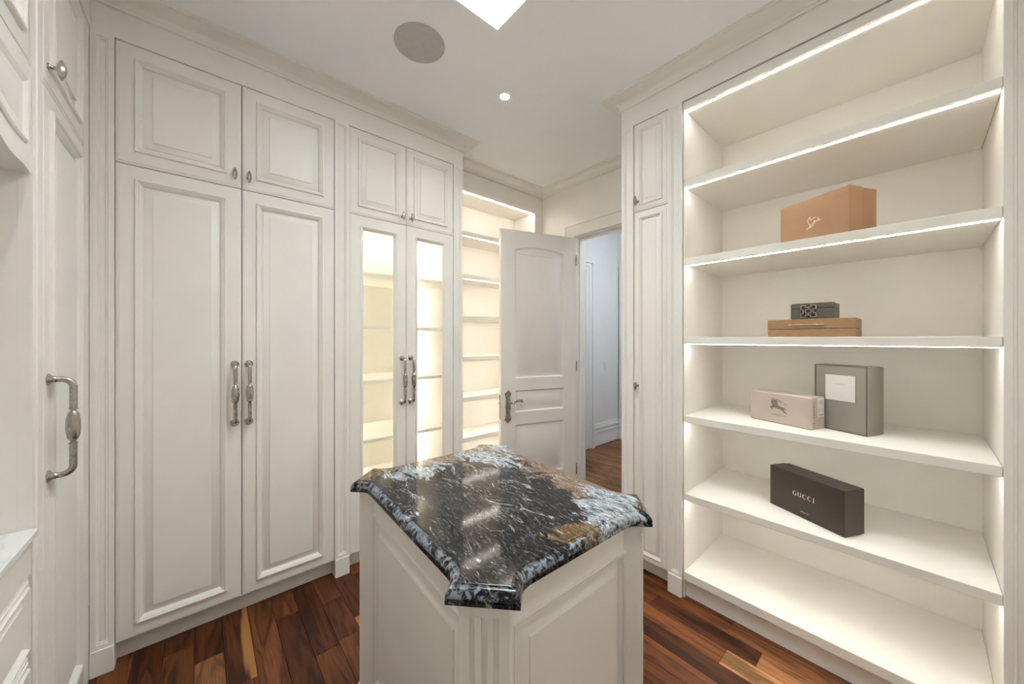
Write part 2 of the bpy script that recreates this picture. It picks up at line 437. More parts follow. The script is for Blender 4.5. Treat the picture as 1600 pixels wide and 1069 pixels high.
# ------------------------------------------------------------------ structure: floor with planks
fl = struct(MB().box(-3.1, RX+0.1, -0.95, 4.85, -0.06, -0.0115).build('floor', 'sub', smooth=0))
PW = 0.1051; Y0 = -0.028
rng = random.Random(11)
TONES = [0.10, 0.18, 0.25, 0.30, 0.36, 0.42, 0.48, 0.22, 0.55, 0.40, 0.33, 0.62]
SPECIAL = {  # row: [(x_start, x_end, tone, sapwood)] pieces that stand out in the photograph
    17: [(-2.5, -1.9, .4, 0), (-1.9, -1.35, .25, 0), (-1.35, -0.594, .5, 0), (-0.594, 0.30, 1.0, 0), (0.30, 0.66, .5, 0)],
    18: [(-2.5, -1.7, .3, 0), (-1.7, -0.98, .36, 0), (-0.98, -0.479, .14, 0), (-0.479, 0.12, .80, 0), (0.12, 0.66, .3, 0)],
    19: [(-2.5, -1.5, .3, 0), (-1.5, -0.63, .40, 0), (-0.63, -0.10, .62, 0), (-0.10, 0.66, .3, 0)],
    -1: [(-2.5, -2.28, .15, 0), (-2.28, -1.66, .38, 0), (-1.66, -0.9, .3, 0), (-0.9, 0.66, .4, 0)],
    0: [(-2.5, -2.14, .16, 0), (-2.14, -1.60, .74, 0), (-1.60, -0.8, .3, 0), (-0.8, 0.66, .4, 0)],
    1: [(-2.5, -1.89, .20, 1), (-1.89, -1.2, .42, 0), (-1.2, -0.2, .4, 0), (-0.2, 0.66, .3, 0)],
    2: [(-2.5, -1.72, .40, 0), (-1.72, -1.0, .5, 0), (-1.0, 0.66, .4, 0)],
    5: [(-2.5, -2.16, .30, 0), (-2.16, -1.85, .22, 0), (-1.85, -1.2, .48, 0), (-1.2, 0.66, .3, 0)],
    6: [(-2.5, -1.95, .12, 0), (-1.95, -1.3, .78, 0), (-1.3, 0.66, .3, 0)],
}
def plank(x0, x1, row, tone, sap=0):
    g = 0.0005
    y0 = Y0 + row*PW; L_ = x1-x0
    mb = MB(); t = 0.011; b_ = 0.0011
    X0, X1, A, B = g, L_-g, g, PW-g
    vs = [(X0,A,-t),(X1,A,-t),(X1,B,-t),(X0,B,-t),(X0,A,-b_),(X1,A,-b_),(X1,B,-b_),(X0,B,-b_),
          (X0+b_,A+b_,0),(X1-b_,A+b_,0),(X1-b_,B-b_,0),(X0+b_,B-b_,0)]
    fs = [(0,1,5,4),(1,2,6,5),(2,3,7,6),(3,0,4,7),(4,5,9,8),(5,6,10,9),(6,7,11,10),(7,4,8,11),(8,9,10,11)]
    o = mb.add(vs, fs).build('plank', 'wood', fl, (x0, y0, 0), smooth=0)
    o.color = (tone, rng.random(), float(sap), 1)
for row in range(-4, 45):
    yc = Y0 + (row+0.5)*PW
    if row in SPECIAL:
        for a, b_, t, sp_ in SPECIAL[row]: plank(a, b_, row, t, sp_)
        continue
    if yc < 2.16: xa, xb = -2.5, 0.66
    elif yc < 2.75: xa, xb = -2.58, -1.22
    else: xa, xb = -2.87, -1.0
    x = xa - rng.uniform(0, 0.5)
    while x < xb:
        L_ = rng.uniform(0.38, 1.0)
        if yc > 2.75: L_ *= 0.8
        a = max(x, xa); b_ = min(x+L_, xb)
        if xb - b_ < 0.15: b_ = xb
        tone = rng.choice(TONES) + rng.uniform(-.05, .05)
        if yc > 2.75: tone = 0.70 + 0.3*tone
        if b_ - a > 0.02: plank(a, b_, row, tone)
        x = b_ if b_ == xb else x+L_

# ------------------------------------------------------------------ structure: ceiling with skylight opening
SX0, SX1, SY0, SY1 = -1.375, -0.70, 0.42, 1.104
cm = MB()
X0, X1, Y0c, Y1c = -3.1, RX+0.1, -0.95, 2.83
for a, b_, c, d in ((X0, SX0, Y0c, Y1c), (SX1, X1, Y0c, Y1c), (SX0, SX1, Y0c, SY0), (SX0, SX1, SY1, Y1c)):
    cm.box(a, b_, c, d, CH, CH+0.10)
struct(cm.build('ceiling', 'ceil', smooth=0))
sk = thing('window_1', None, None, ((SX0+SX1)/2, (SY0+SY1)/2, CH)); struct(sk)
hx, hy = (SX1-SX0)/2, (SY1-SY0)/2
w = MB(); T = 0.03; HT = 0.42
w.box(-hx-T, -hx, -hy-T, hy+T, .1005, HT); w.box(hx, hx+T, -hy-T, hy+T, .1005, HT)
w.box(-hx, hx, -hy-T, -hy, .1005, HT); w.box(-hx, hx, hy, hy+T, .1005, HT)
w.build('well', 'shaft', sk, smooth=0)
f_ = MB(); fw = 0.05
f_.box(-hx-T, -hx+fw, -hy-T, hy+T, HT, HT+.05); f_.box(hx-fw, hx+T, -hy-T, hy+T, HT, HT+.05)
f_.box(-hx+fw, hx-fw, -hy-T, -hy+fw, HT, HT+.05); f_.box(-hx+fw, hx-fw, hy-fw, hy+T, HT, HT+.05)
f_.build('window_frame', 'shaft', sk, smooth=0)
MB().box(-hx+fw, hx-fw, -hy+fw, hy-fw, HT+.02, HT+.028).build('pane', 'glass', sk, smooth=0)
# sampling guide for the sky light that comes in through the pane; it gives off no light of its own
pl = bpy.data.lights.new('skylight_portal', 'AREA'); pl.shape = 'RECTANGLE'; pl.size = 2*hx; pl.size_y = 2*hy
pl.cycles.is_portal = True
po = bpy.data.objects.new('skylight_portal', pl); COL.objects.link(po); po.location = ((SX0+SX1)/2, (SY0+SY1)/2, CH+HT+.06)

# ------------------------------------------------------------------ structure: walls
struct(MB().box(-3.10, -3.0, -0.95, DY, 0, CH).build('wall_left', 'wall', smooth=0))
struct(MB().box(-3.0, RX, -0.95, -0.85, 0, CH).build('wall_back', 'wall', smooth=0))
struct(MB().box(RX, RX+0.1, -0.95, DY+.14, 0, CH).build('wall_right', 'wall', smooth=0))
OX0, OX1, OZ = -2.15, -1.36, 2.435          # doorway in the far wall
wf = MB(); WT = 0.14
wf.box(-3.0, OX0-.02, DY, DY+WT, 0, CH); wf.box(OX1+.02, RX, DY, DY+WT, 0, CH); wf.box(OX0-.02, OX1+.02, DY, DY+WT, OZ+.02, CH)
struct(wf.build('wall_far', 'wall', smooth=0))
# door lining, stop and casing
jb = MB()
jb.box(OX0-.02, OX0, DY-.004, DY+WT+.004, 0, OZ); jb.box(OX1, OX1+.02, DY-.004, DY+WT+.004, 0, OZ); jb.box(OX0-.02, OX1+.02, DY-.004, DY+WT+.004, OZ, OZ+.02)
jb.box(OX0, OX0+.012, DY+.045, DY+.085, 0, OZ); jb.box(OX1-.012, OX1, DY+.045, DY+.085, 0, OZ); jb.box(OX0+.012, OX1-.012, DY+.045, DY+.085, OZ-.012, OZ)
struct(jb.build('trim_1', 'trim', smooth=0))
def casing(mb, x0, x1, ztop, wdt, y, sgn):
    prof = [(0, 0), (0, .016), (.012, .019), (.03, .012), (.06, .013), (.085, .020), (wdt-.022, .022), (wdt-.02, .032), (wdt, .032), (wdt, 0)]
    def pt(q, o): return None
    loops = []
    for o, d in prof:
        loops.append([(x0-o, y-sgn*d, 0.0), (x0-o, y-sgn*d, ztop+o), (x1+o, y-sgn*d, ztop+o), (x1+o, y-sgn*d, 0.0)])
    vs = [p for l in loops for p in l]; fs = []
    k = len(prof)
    for i in range(k):
        for j in range(3):
            a = i*4+j; b_ = ((i+1) % k)*4+j
            fs.append((a, a+1, b_+1, b_))
    fs += [tuple(i*4 for i in range(k)), tuple(i*4+3 for i in range(k))]
    mb.add(vs, fs)
cs = MB(); casing(cs, OX0-.006, OX1+.006, OZ+.006, 0.125, DY-.004, 1)
struct(cs.build('trim_2', 'trim'))

# crown mouldings
def crown_prof(z0, p, frieze=None):
    h_ = CH - z0
    pr = [(-0.02, CH)]
    pr += [(-0.02, frieze), (0.003, frieze), (0.003, z0)] if frieze else [(-0.02, z0), (0.004, z0)]
    pr += [(0.016, z0), (0.017, z0+.010), (0.010, z0+.014), (0.013, z0+.019)]
    a, b_ = (0.014, z0+.019), (p-.012, CH-.016)
    for t in frange(0, 1, 9):
        th = t*math.pi/2
        pr.append((a[0]+(b_[0]-a[0])*(1-math.cos(th)), a[1]+(b_[1]-a[1])*math.sin(th)))
    pr += [(p-.012, CH-.011), (p, CH-.009), (p, CH)]
    return pr
struct(MB().sweep([(RX, LY), (AX, LY), (AX, 1.536), (NX, 1.536)], crown_prof(2.928, 0.10, DT)).build('trim_3', 'cab'))
struct(MB().sweep([(-1.261, DY), (-1.261, RY), (RX, RY)], crown_prof(2.928, 0.10, DT)).build('trim_4', 'cab'))
struct(MB().sweep([(NX, 1.536), (NX, DY), (-1.261, DY)], crown_prof(2.925, 0.082)).build('trim_5', 'trim'))

# hall beyond the doorway
HX, HY = -2.91, 4.61
struct(MB().box(HX-.1, HX, DY+WT, HY+.2, 0, CH).build('wall_hall_left', 'hall', smooth=0))
he = MB(); he.box(HX+.02, -0.9, HY, HY+.1, 0, CH); he.box(HX, HX+.02, HY+.09, HY+.1, 0, CH); he.box(HX, HX+.02, HY, HY+.1, 2.52, CH)
struct(he.build('wall_hall_end', 'hall', smooth=0))
struct(MB().box(-1.0, -0.9, DY+WT, HY, 0, CH).build('wall_hall_right', 'hall', smooth=0))
struct(MB().box(HX-.1, -0.9, DY+WT, HY+.1, CH, CH+.1).build('ceiling_hall', 'ceil', smooth=0))
struct(MB().box(HX+.0005, HX+.0195, HY+.080, HY+.0895, 0, 2.52).build('gap_shade_strip', 'dark', smooth=0))  # dark strip painting in the shade at the back of the gap
bprof = [(0, 0), (.018, 0), (.018, .045), (.016, .05), (.016, .175), (.020, .18), (.020, .19), (.012, .195), (.012, .225), (.022, .232), (.022, .246), (.012, .262), (.010, .29), (0, .295)]
struct(MB().sweep([(HX, 3.98), (HX, HY)], bprof).build('baseboard_hall_left', 'halltrim'))
struct(MB().sweep([(HX+.021, HY), (-1.0, HY)], bprof).build('baseboard_hall_end', 'halltrim'))
# doorway casing and closed door on the hall's left wall
hc = MB(); prof = [(0, 0), (0, .016), (.012, .028), (.03, .014), (.060, .016), (.072, .030), (.110, .034), (.112, .055), (.155, .055), (.155, 0)]
loops = [[(HX+d, 3.0-o, 0), (HX+d, 3.0-o, 2.36+o), (HX+d, 3.82+o, 2.36+o), (HX+d, 3.82+o, 0)] for o, d in prof]
k = len(prof); vs_ = [p for l in loops for p in l]; fs_ = []
for i in range(k):
    for j in range(3):
        a = i*4+j; b_ = ((i+1) % k)*4+j; fs_.append((a, a+1, b_+1, b_))
fs_ += [tuple(i*4 for i in range(k)), tuple(i*4+3 for i in range(k))]
struct(hc.add(vs_, fs_).build('trim_7', 'halltrim'))
hd = struct(MB().rings(.82, 2.355, [(0, .012), (0, -.006), (.11, -.006), (.125, .004), (.15, .0), (.152, -.002)]).build('door_2', 'halltrim', None, (HX, 3.0, 0.004), (0, 0, R(90))))
# panelled door in the hall's end wall
struct(MB().rings(.8, 2.44, [(0, .0), (0, -.012), (.10, -.012), (.115, -.004), (.14, -.008), (.142, -.010)]).build('door_3', 'halltrim', None, (-2.5, HY, 0.29), (0, 0, 0)))

# ------------------------------------------------------------------ the open door
hinge = Vector((-2.146, 2.682)); free = Vector((-2.371, 1.944))
dv = (hinge-free); DW = 0.772; ang = math.atan2(dv.y, dv.x)
d_or = hinge - dv.normalized()*DW
DH = 2.415; th = 0.042
dm = MB()
zs = [0.0, 0.24, 0.70, 0.81, 1.00, 1.11, 2.245, DH]
st = 0.135; x0, x1 = st, DW-st
arch = [(x1 + (x0-x1)*t, 2.245 + 0.035*math.sin(math.pi*t)**0.8) for t in frange(0, 1, 15)]
pprof = [(0, 0), (.004, .004), (.010, .010), (.016, .011), (.030, .009), (.052, .004), (.054, .003)]
for side in (0, 1):
    mb = MB()
    mb.add([(0,0,0),(x0,0,0),(x0,0,DH),(0,0,DH)], [(0,1,2,3)]); mb.add([(x1,0,0),(DW,0,0),(DW,0,DH),(x1,0,DH)], [(0,1,2,3)])
    for a, b_ in ((0, .24), (.70, .81), (1.0, 1.11)): mb.add([(x0,0,a),(x1,0,a),(x1,0,b_),(x0,0,b_)], [(0,1,2,3)])
    top = [(p[0], 0, p[1]) for p in arch[::-1]]
    for i in range(len(top)-1): mb.add([top[i], top[i+1], (top[i+1][0], 0, DH), (top[i][0], 0, DH)], [(0,1,2,3)])
    for a, b_ in ((.24, .70), (.81, 1.0)): mb.poly_rings([(x0,a),(x1,a),(x1,b_),(x0,b_)], pprof)
    mb.poly_rings([(x0,1.11),(x1,1.11)] + arch, pprof)
    for v in mb.v: dm.v.append((v[0], v[1] if side == 0 else th - v[1], v[2]))
    o = len(dm.v) - len(mb.v); dm.f += [tuple(i+o for i in f) for f in mb.f]
dm.add([(0,0,0),(DW,0,0),(DW,th,0),(0,th,0),(0,0,DH),(DW,0,DH),(DW,th,DH),(0,th,DH)], [(0,1,2,3),(4,5,6,7),(0,3,7,4),(1,2,6,5)])
door = struct(dm.build('door_1', 'door', None, (d_or.x, d_or.y, 0.008), (0, 0, ang), 30))
# lever set
pz = 0.868
half = [(0, .148), (.010, .138), (.018, .128), (.030, .112), (.032, .104), (.024, .098), (.026, .090), (.022, .082), (.022, .035), (.026, -.005), (.027, -.015), (.022, -.03), (.021, -.075), (.026, -.088), (.024, -.098), (.033, -.106), (.030, -.118), (.018, -.130), (.009, -.140), (0, -.148)]
outl = [(0.066 - x, pz+z) for x, z in half] + [(0.066 + x, pz+z) for x, z in half[::-1][1:-1]]
hp = MB().poly_rings(outl, [(0, 0), (0, -.003), (.003, -.0055)]); hpo = hp.build('handle_plate', 'pewter', door)
orn = MB()
for z in (.112, -.112):
    for dx, r in ((0, .013), (-.016, .008), (.016, .008)):
        orn.tube([(0.066+dx, -.004-r*.9*math.sin(a), pz+z+r*math.cos(a)) for a in frange(0.05, math.pi-.05, 7)], [r*.45]*7, 6)
orn.tube([(0.066, -.005, pz-.07), (0.066, -.0075, pz-.02), (0.066, -.006, pz+.02)], [.008, .012, .009], 8)
orn.build('plate_ornament', 'pewter', hpo)
lv = MB()
lv.tube([(0.066, -.004, pz+.045), (0.066, -.012, pz+.045), (0.066, -.03, pz+.045), (0.066, -.05, pz+.045)], [.019, .014, .009, .010], 12)
pth = bez((0.062, -.05, pz+.045, .010), (0.095, -.058, pz+.018, .009), (0.12, -.052, pz+.062, .008), (0.178, -.05, pz+.050, .011), 16)
lv.tube([p[:3] for p in pth], [p[3]*(1+.25*math.sin(i*1.3)) for i, p in enumerate(pth)], 10)
lv.tube([(0.178, -.05, pz+.050), (0.183, -.05, pz+.043), (0.178, -.05, pz+.037), (0.172, -.05, pz+.040)], [.010, .008, .006, .004], 8)
lv.build('lever', 'pewter', door)
lt = MB().box(-.0025, .001, .006, .036, pz-.11, pz+.10); lt.tube([(0, .021, pz+.03), (-.012, .021, pz+.03)], [.009, .006], 8)
lt.build('latch_plate', 'pewter', door)
for z in (.22, 1.2, 2.2):
    MB().tube([(DW+.004, -.003, z-.05), (DW+.004, -.003, z+.05)], .006, 8).build('hinge', 'pewter', door)

# ------------------------------------------------------------------ joinery pieces
def door_prof(k=1.0, t=0.022, stile=0.060):
    s = [(0, t), (0, .006), (.003, .003), (.0095, .0025), (.0105, 0), (stile, 0), (stile+.0005*k, -.0075*k), (stile+.003*k, -.0105*k), (stile+.008*k, -.0110*k), (stile+.0115*k, -.0085*k), (stile+.012*k, -.0065*k), (stile+.015*k, -.0065*k), (stile+.0155*k, -.0045*k), (stile+.021*k, -.001*k),
         (stile+.026*k, .0090*k), (stile+.0265*k, .0130*k), (stile+.033*k, .0130*k), (stile+.0335*k, .0105*k), (stile+.060*k, .0010*k), (stile+.0605*k, -.0030*k)]
    return s
G = 0.0017
def cab_door(parent, x0, x1, z0, z1, k=1.0, stile=0.060, name='door', y=0.0):
    return MB().rings(x1-x0-2*G, z1-z0-2*G, door_prof(k, stile=stile)).build(name, 'cab', parent, (x0+G, y, z0+G))
def pilaster(parent, x0, x1, z1=DT, plinth=0.112, y=-.006, mg=0.018):
    w_ = x1-x0
    mb = MB().rings(w_, z1-plinth, [(0, .0233-y), (0, 0), (mg, 0), (mg+.002, .003), (mg+.008, .005), (mg+.010, .009), (mg+.012, .009)], z=plinth)
    p = mb.build('pilaster', 'cab', parent, (x0, y, 0))
    MB().box(0, w_, -.006, .09, 0, plinth-.001, .002).build('plinth_block', 'cab', p)
    return p
# pull handle (shared mesh) and knob
def pull_mesh():
    mb = MB()
    H = .1525; pr = .052
    pts, rad = [], []
    def addp(y, z, r): pts.append((0, y, z)); rad.append(r)
    addp(0, H, .0190); addp(-.003, H, .0190); addp(-.008, H, .0130); addp(-.012, H, .0098); addp(-.015, H, .0108); addp(-.018, H, .0092)
    for a in frange(0, 90, 8):
        addp(-(pr-.026) - .026*math.sin(R(a)), H - .026*(1-math.cos(R(a))), .0090)
    addp(-pr, .066, .0090); addp(-pr, .058, .0090); addp(-pr, .057, .0106); addp(-pr, .054, .0106); addp(-pr, .053, .0070); addp(-pr, .050, .0070)
    nb = len(pts)
    for i in range(13):
        z = .049 - .098*i/12
        addp(-pr, z, .0058 + .0112*math.sqrt(max(0, 1-(z/.049)**2)))
    ne = len(pts)
    first = [(p, r) for p, r in zip(pts[:nb], rad[:nb])]
    for p, r in first[::-1]: pts.append((0, p[1], -p[2])); rad.append(r)
    mb.tube(pts, rad, 18, lambda i, th: 1 - (.10*abs(math.cos(4.5*th)) if nb <= i < ne else 0))
    return mb.mesh('pull_handle', 'nickel', 45)
def knob_mesh():
    mb = MB()
    mb.tube([(0,0,0), (0,-.002,0), (0,-.005,0), (0,-.014,0), (0,-.020,0), (0,-.026,0)], [.0105, .0105, .0066, .0050, .0066, .009], 12)
    zz = frange(-.028, .028, 15)
    mb.tube([(0, -.028, z) for z in zz], [max(.0026, .0108*math.sqrt(max(0, 1-(z/.0283)**2))) for z in zz], 14, lambda i, th: 1 - .10*abs(math.cos(3.5*th)))
    mb.tube([(0,-.028,.026), (0,-.028,.0315)], [.0042, .0030], 8); mb.tube([(0,-.028,-.026), (0,-.028,-.0315)], [.0042, .0030], 8)
    return mb.mesh('knob', 'nickel', 45)
PULL, KNOB = pull_mesh(), knob_mesh()
def pull(door_, x, z): return place('pull_handle', PULL, door_, (x, 0, z))
def knob(door_, x, z): return place('knob', KNOB, door_, (x, 0, z))
def led_x(parent, x0, x1, y, z, mat='led'): return MB().box(x0, x1, y-.0035, y+.0035, z-.002, z+.001).build('led_strip', mat, parent, smooth=0)

# ------------------------------------------------------------------ wardrobe on the left wall
wd = thing('wardrobe', 'tall cream wardrobe with solid raised-panel doors and two long pull handles side by side', 'wardrobe', (AX, LY, 0), R(90))
xs = [0.0, 0.072, 0.524, 0.977, 1.061]
MB().box(0.0, xs[4], .0235, .62, DB, CH-.05).build('carcass', 'seam_shade', wd, smooth=0)
MB().box(xs[1], xs[3], .066, .084, 0, DB).build('toe_kick', 'cab', wd, smooth=0)
pilaster(wd, xs[0], xs[1]); pilaster(wd, xs[3], xs[4])
for i in (1, 2):
    u = cab_door(wd, xs[i], xs[i+1], DM, DT); l = cab_door(wd, xs[i], xs[i+1], DB, DM)
    wdt = xs[i+1]-xs[i]
    kx = wdt-.032 if i == 1 else .028
    knob(u, kx, .062); pull(l, kx, 1.178-DB)

# ------------------------------------------------------------------ glazed display cabinet
dc = thing('display_cabinet', 'cream cabinet with two glazed doors and warmly lit empty shelves inside', 'display cabinet', (AX, 0.695, 0), R(90))
W1, W2, W3 = 0.379, 0.760, 0.841
MB().box(0, W2, .0235, .60, DM, CH-.05).build('upper_box', 'seam_shade', dc, smooth=0)
DPT = 0.575
MB().box(0, .018, .024, DPT, DB, DM-.001).build('side_panel', 'inner', dc, smooth=0)
MB().box(W2-.0, W3, .024, DPT+.02, 0.0, DT).build('side_panel', 'cab', dc, smooth=0)
MB().box(.018, W2, DPT, DPT+.02, DB, DM-.001).build('back_panel', 'inner', dc, smooth=0)
MB().box(.018, W2, .024, DPT, DM-.0015, DM-.0005).build('top_panel', 'inner', dc, smooth=0)
MB().box(.018, W2, .024, DPT, DB, DB+.02).build('floor_panel', 'inner', dc, smooth=0)
MB().box(0, W2, .066, .084, 0, DB).build('toe_kick', 'cab', dc, smooth=0)
pilaster(dc, W2, W3)
for zt in (0.43, 0.787, 1.185, 1.550, 1.913):
    MB().box(.0185, W2-.0005, .075, DPT-.001, zt-.022, zt, .0015).build('shelf', 'inner', dc)
MB().box(.05, W2-.03, DPT-.03, DPT-.020, DM-.008, DM-.002).build('led_strip', 'led2', dc, smooth=0)
for x_ in (.03, W2-.045):
    MB().box(x_, x_+.010, DPT-.012, DPT-.001, DB+.03, DM-.02).build('led_strip', 'led2', dc, smooth=0)
for i, (a, b_) in enumerate(((0, W1), (W1, W2))):
    u = cab_door(dc, a, b_, DM, DT, .85, .052)
    gp = [(0, .022), (0, .005), (.003, .0015), (.010, .0015), (.0115, 0), (.066, 0), (.067, -.004), (.070, -.005), (.074, -.002), (.088, .012), (.088, .022)]
    mb = MB().rings(b_-a-2*G, DM-DB-2*G, gp, fill=False, back=False)
    wq, hq = b_-a-2*G, DM-DB-2*G
    mb.add([(0,.022,0),(wq,.022,0),(wq,.022,hq),(0,.022,hq),(.088,.022,.088),(wq-.088,.022,.088),(wq-.088,.022,hq-.088),(.088,.022,hq-.088)], [(0,4,5,1),(1,5,6,2),(2,6,7,3),(3,7,4,0)])
    gd = mb.build('glazed_door', 'cab', dc, (a+G, 0, DB+G))
    MB().box(.084, wq-.084, .013, .017, .084, hq-.084).build('pane', 'glass', gd, smooth=0)
    kx = wq-.030 if i == 0 else .030
    knob(u, kx, .052); pull(gd, kx, 1.178-DB)

# ------------------------------------------------------------------ shelf niche behind the door
an = thing('niche_shelving', 'shallow built-in shelves with glowing strip lights, half hidden by the open door', 'shelving', (NX, 1.5365, 0), R(90))
NW = DY-1.5365; NO = 2.575-1.5365
ff = MB(); ff.box(NO, NW-.0005, 0, .02, 0, 2.92); ff.box(0.0, NO, 0, .02, 2.752, 2.92); ff.box(0, NO, .0, .02, 0, .10)
ff.build('face_frame', 'wall', an, smooth=0)
MB().box(NO, NO+.02, .0205, .33, 0, 2.78).build('side_panel', 'inner', an, smooth=0)
MB().box(0, NO, .315, .335, 0, 2.78).build('back_panel', 'inner', an, smooth=0)
MB().box(0, NO, .0205, .315, 2.752, 2.78).build('top_panel', 'inner', an, smooth=0)
led_x(an, .02, NO-.003, .03, 2.750, 'led3')
for zt in (.105, .245, .60, .953, 1.308, 1.664, 2.028, 2.405):
    sb_ = MB().box(.0005, NO-.0005, .004, .3145, zt-.036, zt, .0015)
    if zt < 1.7: sb_.box(.0005, NO-.0005, .0045, .014, zt-.044, zt-.0365)      # a lip hides the strip on the lower shelves
    sb_.build('shelf', 'inner', an)
    if zt > .2: led_x(an, .02, NO-.003, .030, zt-.036, 'led3')

# ------------------------------------------------------------------ narrow cabinet beside the doorway
nc = thing('narrow_cabinet', 'narrow tall cream cabinet with two single doors beside the doorway', 'cabinet', (-1.261, RY, 0))
MB().box(.0185, .382, .0235, .62, DB, CH-.05).build('carcass', 'seam_shade', nc, smooth=0)
MB().box(0, .018, .0235, .62, 0, DT).build('side_panel', 'cab', nc, smooth=0)
MB().box(.081, .303, .072, .09, 0, DB).build('toe_kick', 'cab', nc, smooth=0)
pilaster(nc, 0, .081); pilaster(nc, .303, .382)
u = cab_door(nc, .081, .303, DM, DT, .62, .036); l = cab_door(nc, .081, .303, DB, DM, .62, .036)
knob(u, .024, .062); knob(l, .024, 1.176-DB)

# ------------------------------------------------------------------ open shelving on the right
os_ = thing('open_shelving', 'wide open cream shelf unit with lit edges holding the boxes', 'shelving', (-0.879, RY, 0))
SW = 1.069; SD = .60
MB().box(.0035, .0045+.0, .0, SD, 0.02, 2.80)
for a, b_ in ((.0035, .0075), (SW-.0005, SW+.018)):
    MB().box(a, b_, .006, SD, 0.0, 2.80).build('side_panel', 'inner', os_, smooth=0)
MB().box(.0075, SW, SD, SD+.018, 0, 2.80).build('back_panel', 'inner', os_, smooth=0)
MB().box(.008, SW-.001, .003, SD-.001, 2.757, 2.80).build('top_panel', 'inner', os_, smooth=0)
led_x(os_, .012, SW-.006, .034, 2.757)
SHELF = [1.918, 1.474, 1.031, .593]
for zt in [2.360] + SHELF:
    MB().box(.0085, SW-.0015, .003, SD-.001, zt-.038, zt, .0015).build('shelf', 'inner', os_)
    led_x(os_, .012, SW-.006, .034, zt-.038)
MB().box(.0085, SW-.0015, .0, SD-.001, .108, .152, .0015).build('bottom_shelf', 'inner', os_)
MB().box(.006, SW, .034, .05, 0, .1075).build('base_board', 'cab', os_, smooth=0)
MB().box(SW+.0185, SW+.40, .024, .62, 0, DT).build('end_carcass', 'cab', os_, smooth=0)
pilaster(os_, SW, SW+.081)
cab_door(os_, SW+.081, SW+.303, DB, DT, .62, .036)
pilaster(os_, SW+.303, RX+.879-.001)
for q in range(5):                                     # a few shelf-pin caps on the left side
    MB().tube([(.0076, .46, .30+.442*q), (.0092, .46, .30+.442*q)], .005, 8).build('shelf_pin', 'plastic', os_)

# ------------------------------------------------------------------ dressing run on the near left wall
cc = thing('corner_cabinet', 'tall cream corner cabinet with one pull handle next to the marble counter', 'cabinet', (-1.658, LY, 0), R(180))
MB().box(.0185, .692, .0235, .47, DB, CH-.05).build('carcass', 'seam_shade', cc, smooth=0)
MB().box(.0, .018, .0235, .47, 0, DT).build('side_panel', 'cab', cc, smooth=0)
MB().box(.097, .600, .060, .078, 0, DB).build('toe_kick', 'cab', cc, smooth=0)
pilaster(cc, .0, .06, y=-.002, mg=.016)
MB().box(.0605, .097, .001, .03, 0, DT).build('stile', 'cab', cc, smooth=0)
MB().box(.593, .685, .001, .03, 0, DT).build('stile', 'cab', cc, smooth=0)
u = cab_door(cc, .097, .593, DM, DT); l = cab_door(cc, .097, .593, DB, DM)
knob(u, .042, .064); pull(l, .042, 1.183-DB)

vu = thing('dressing_unit', 'cream dressing niche with drawers below and panelled cupboards above', 'cabinet', (0.30, LY, 0), R(180))
VW = 1.957
MB().box(0, VW, .0235, .47, DB, .904).build('drawer_carcass', 'seam_shade', vu, smooth=0)
MB().box(0, VW, .060, .078, 0, DB).build('toe_kick', 'cab', vu, smooth=0)
MB().box(0, VW, .001, .0225, .80, .904).build('top_rail', 'cab', vu, smooth=0)
MB().box(0, VW, .45, .47, .93, DM).build('back_panel', 'cab', vu, smooth=0)
MB().box(0, VW, .0235, .45, DM-.04, CH-.05).build('upper_carcass', 'cab', vu, smooth=0)
cols = frange(0, VW-.006, 5)
for i in range(4):
    if i % 2 == 0:
        for z0, z1 in ((.575, .798), (.345, .572), (DB, .342)):
            dr = MB().rings(cols[i+2]-cols[i]-2*G, z1-z0-2*G, door_prof(.55, stile=.022)).build('drawer', 'cab', vu, (cols[i]+G, 0, z0+G))
            knob(dr, (cols[i+2]-cols[i])/2, (z1-z0)/2)
    ud = cab_door(vu, cols[i], cols[i+1], DM-.022, DT, name='cupboard_door')
    knob(ud, .035 if i % 2 else cols[1]-.035, .064)
# shaped valance above the niche, one per pair of bays
vb = MB(); nseg = 40
def vz(x):
    t = abs(x-VW/2)/(VW/2)
    return 1.934 + .055*(1-t**2)**.8 - .012*math.exp(-((t-.86)/.05)**2)
bot = [(x, vz(x)) for x in frange(0, VW-.002, nseg)]
vb.prism(bot + [(VW-.002, DM-.024), (0, DM-.024)], .0, .05)
va = vb.build('valance', 'cab', vu, smooth=30)
pv = MB()
for i in range(2):
    xa, xb = .05+i*VW/2, VW/2*(i+1)-.045
    o_ = [(x, vz(x)+.062) for x in frange(xa, xb, 16)] + [(xb, DM-.075), (xa, DM-.075)]
    pv.poly_rings(o_, [(-.002, .0), (0, -.004), (.006, -.007), (.012, -.004), (.02, 0), (.026, .004), (.05, -.001), (.052, -.002)])
pv.build('valance_panel', 'cab', va, smooth=30)

ct = MB().box(-1.6555, 0.29, LY-.449, LY+.0135, .905, .927, .003).build('marble_counter', 'marble')
tag(ct, 'white marble counter slab in the dressing niche', 'counter')

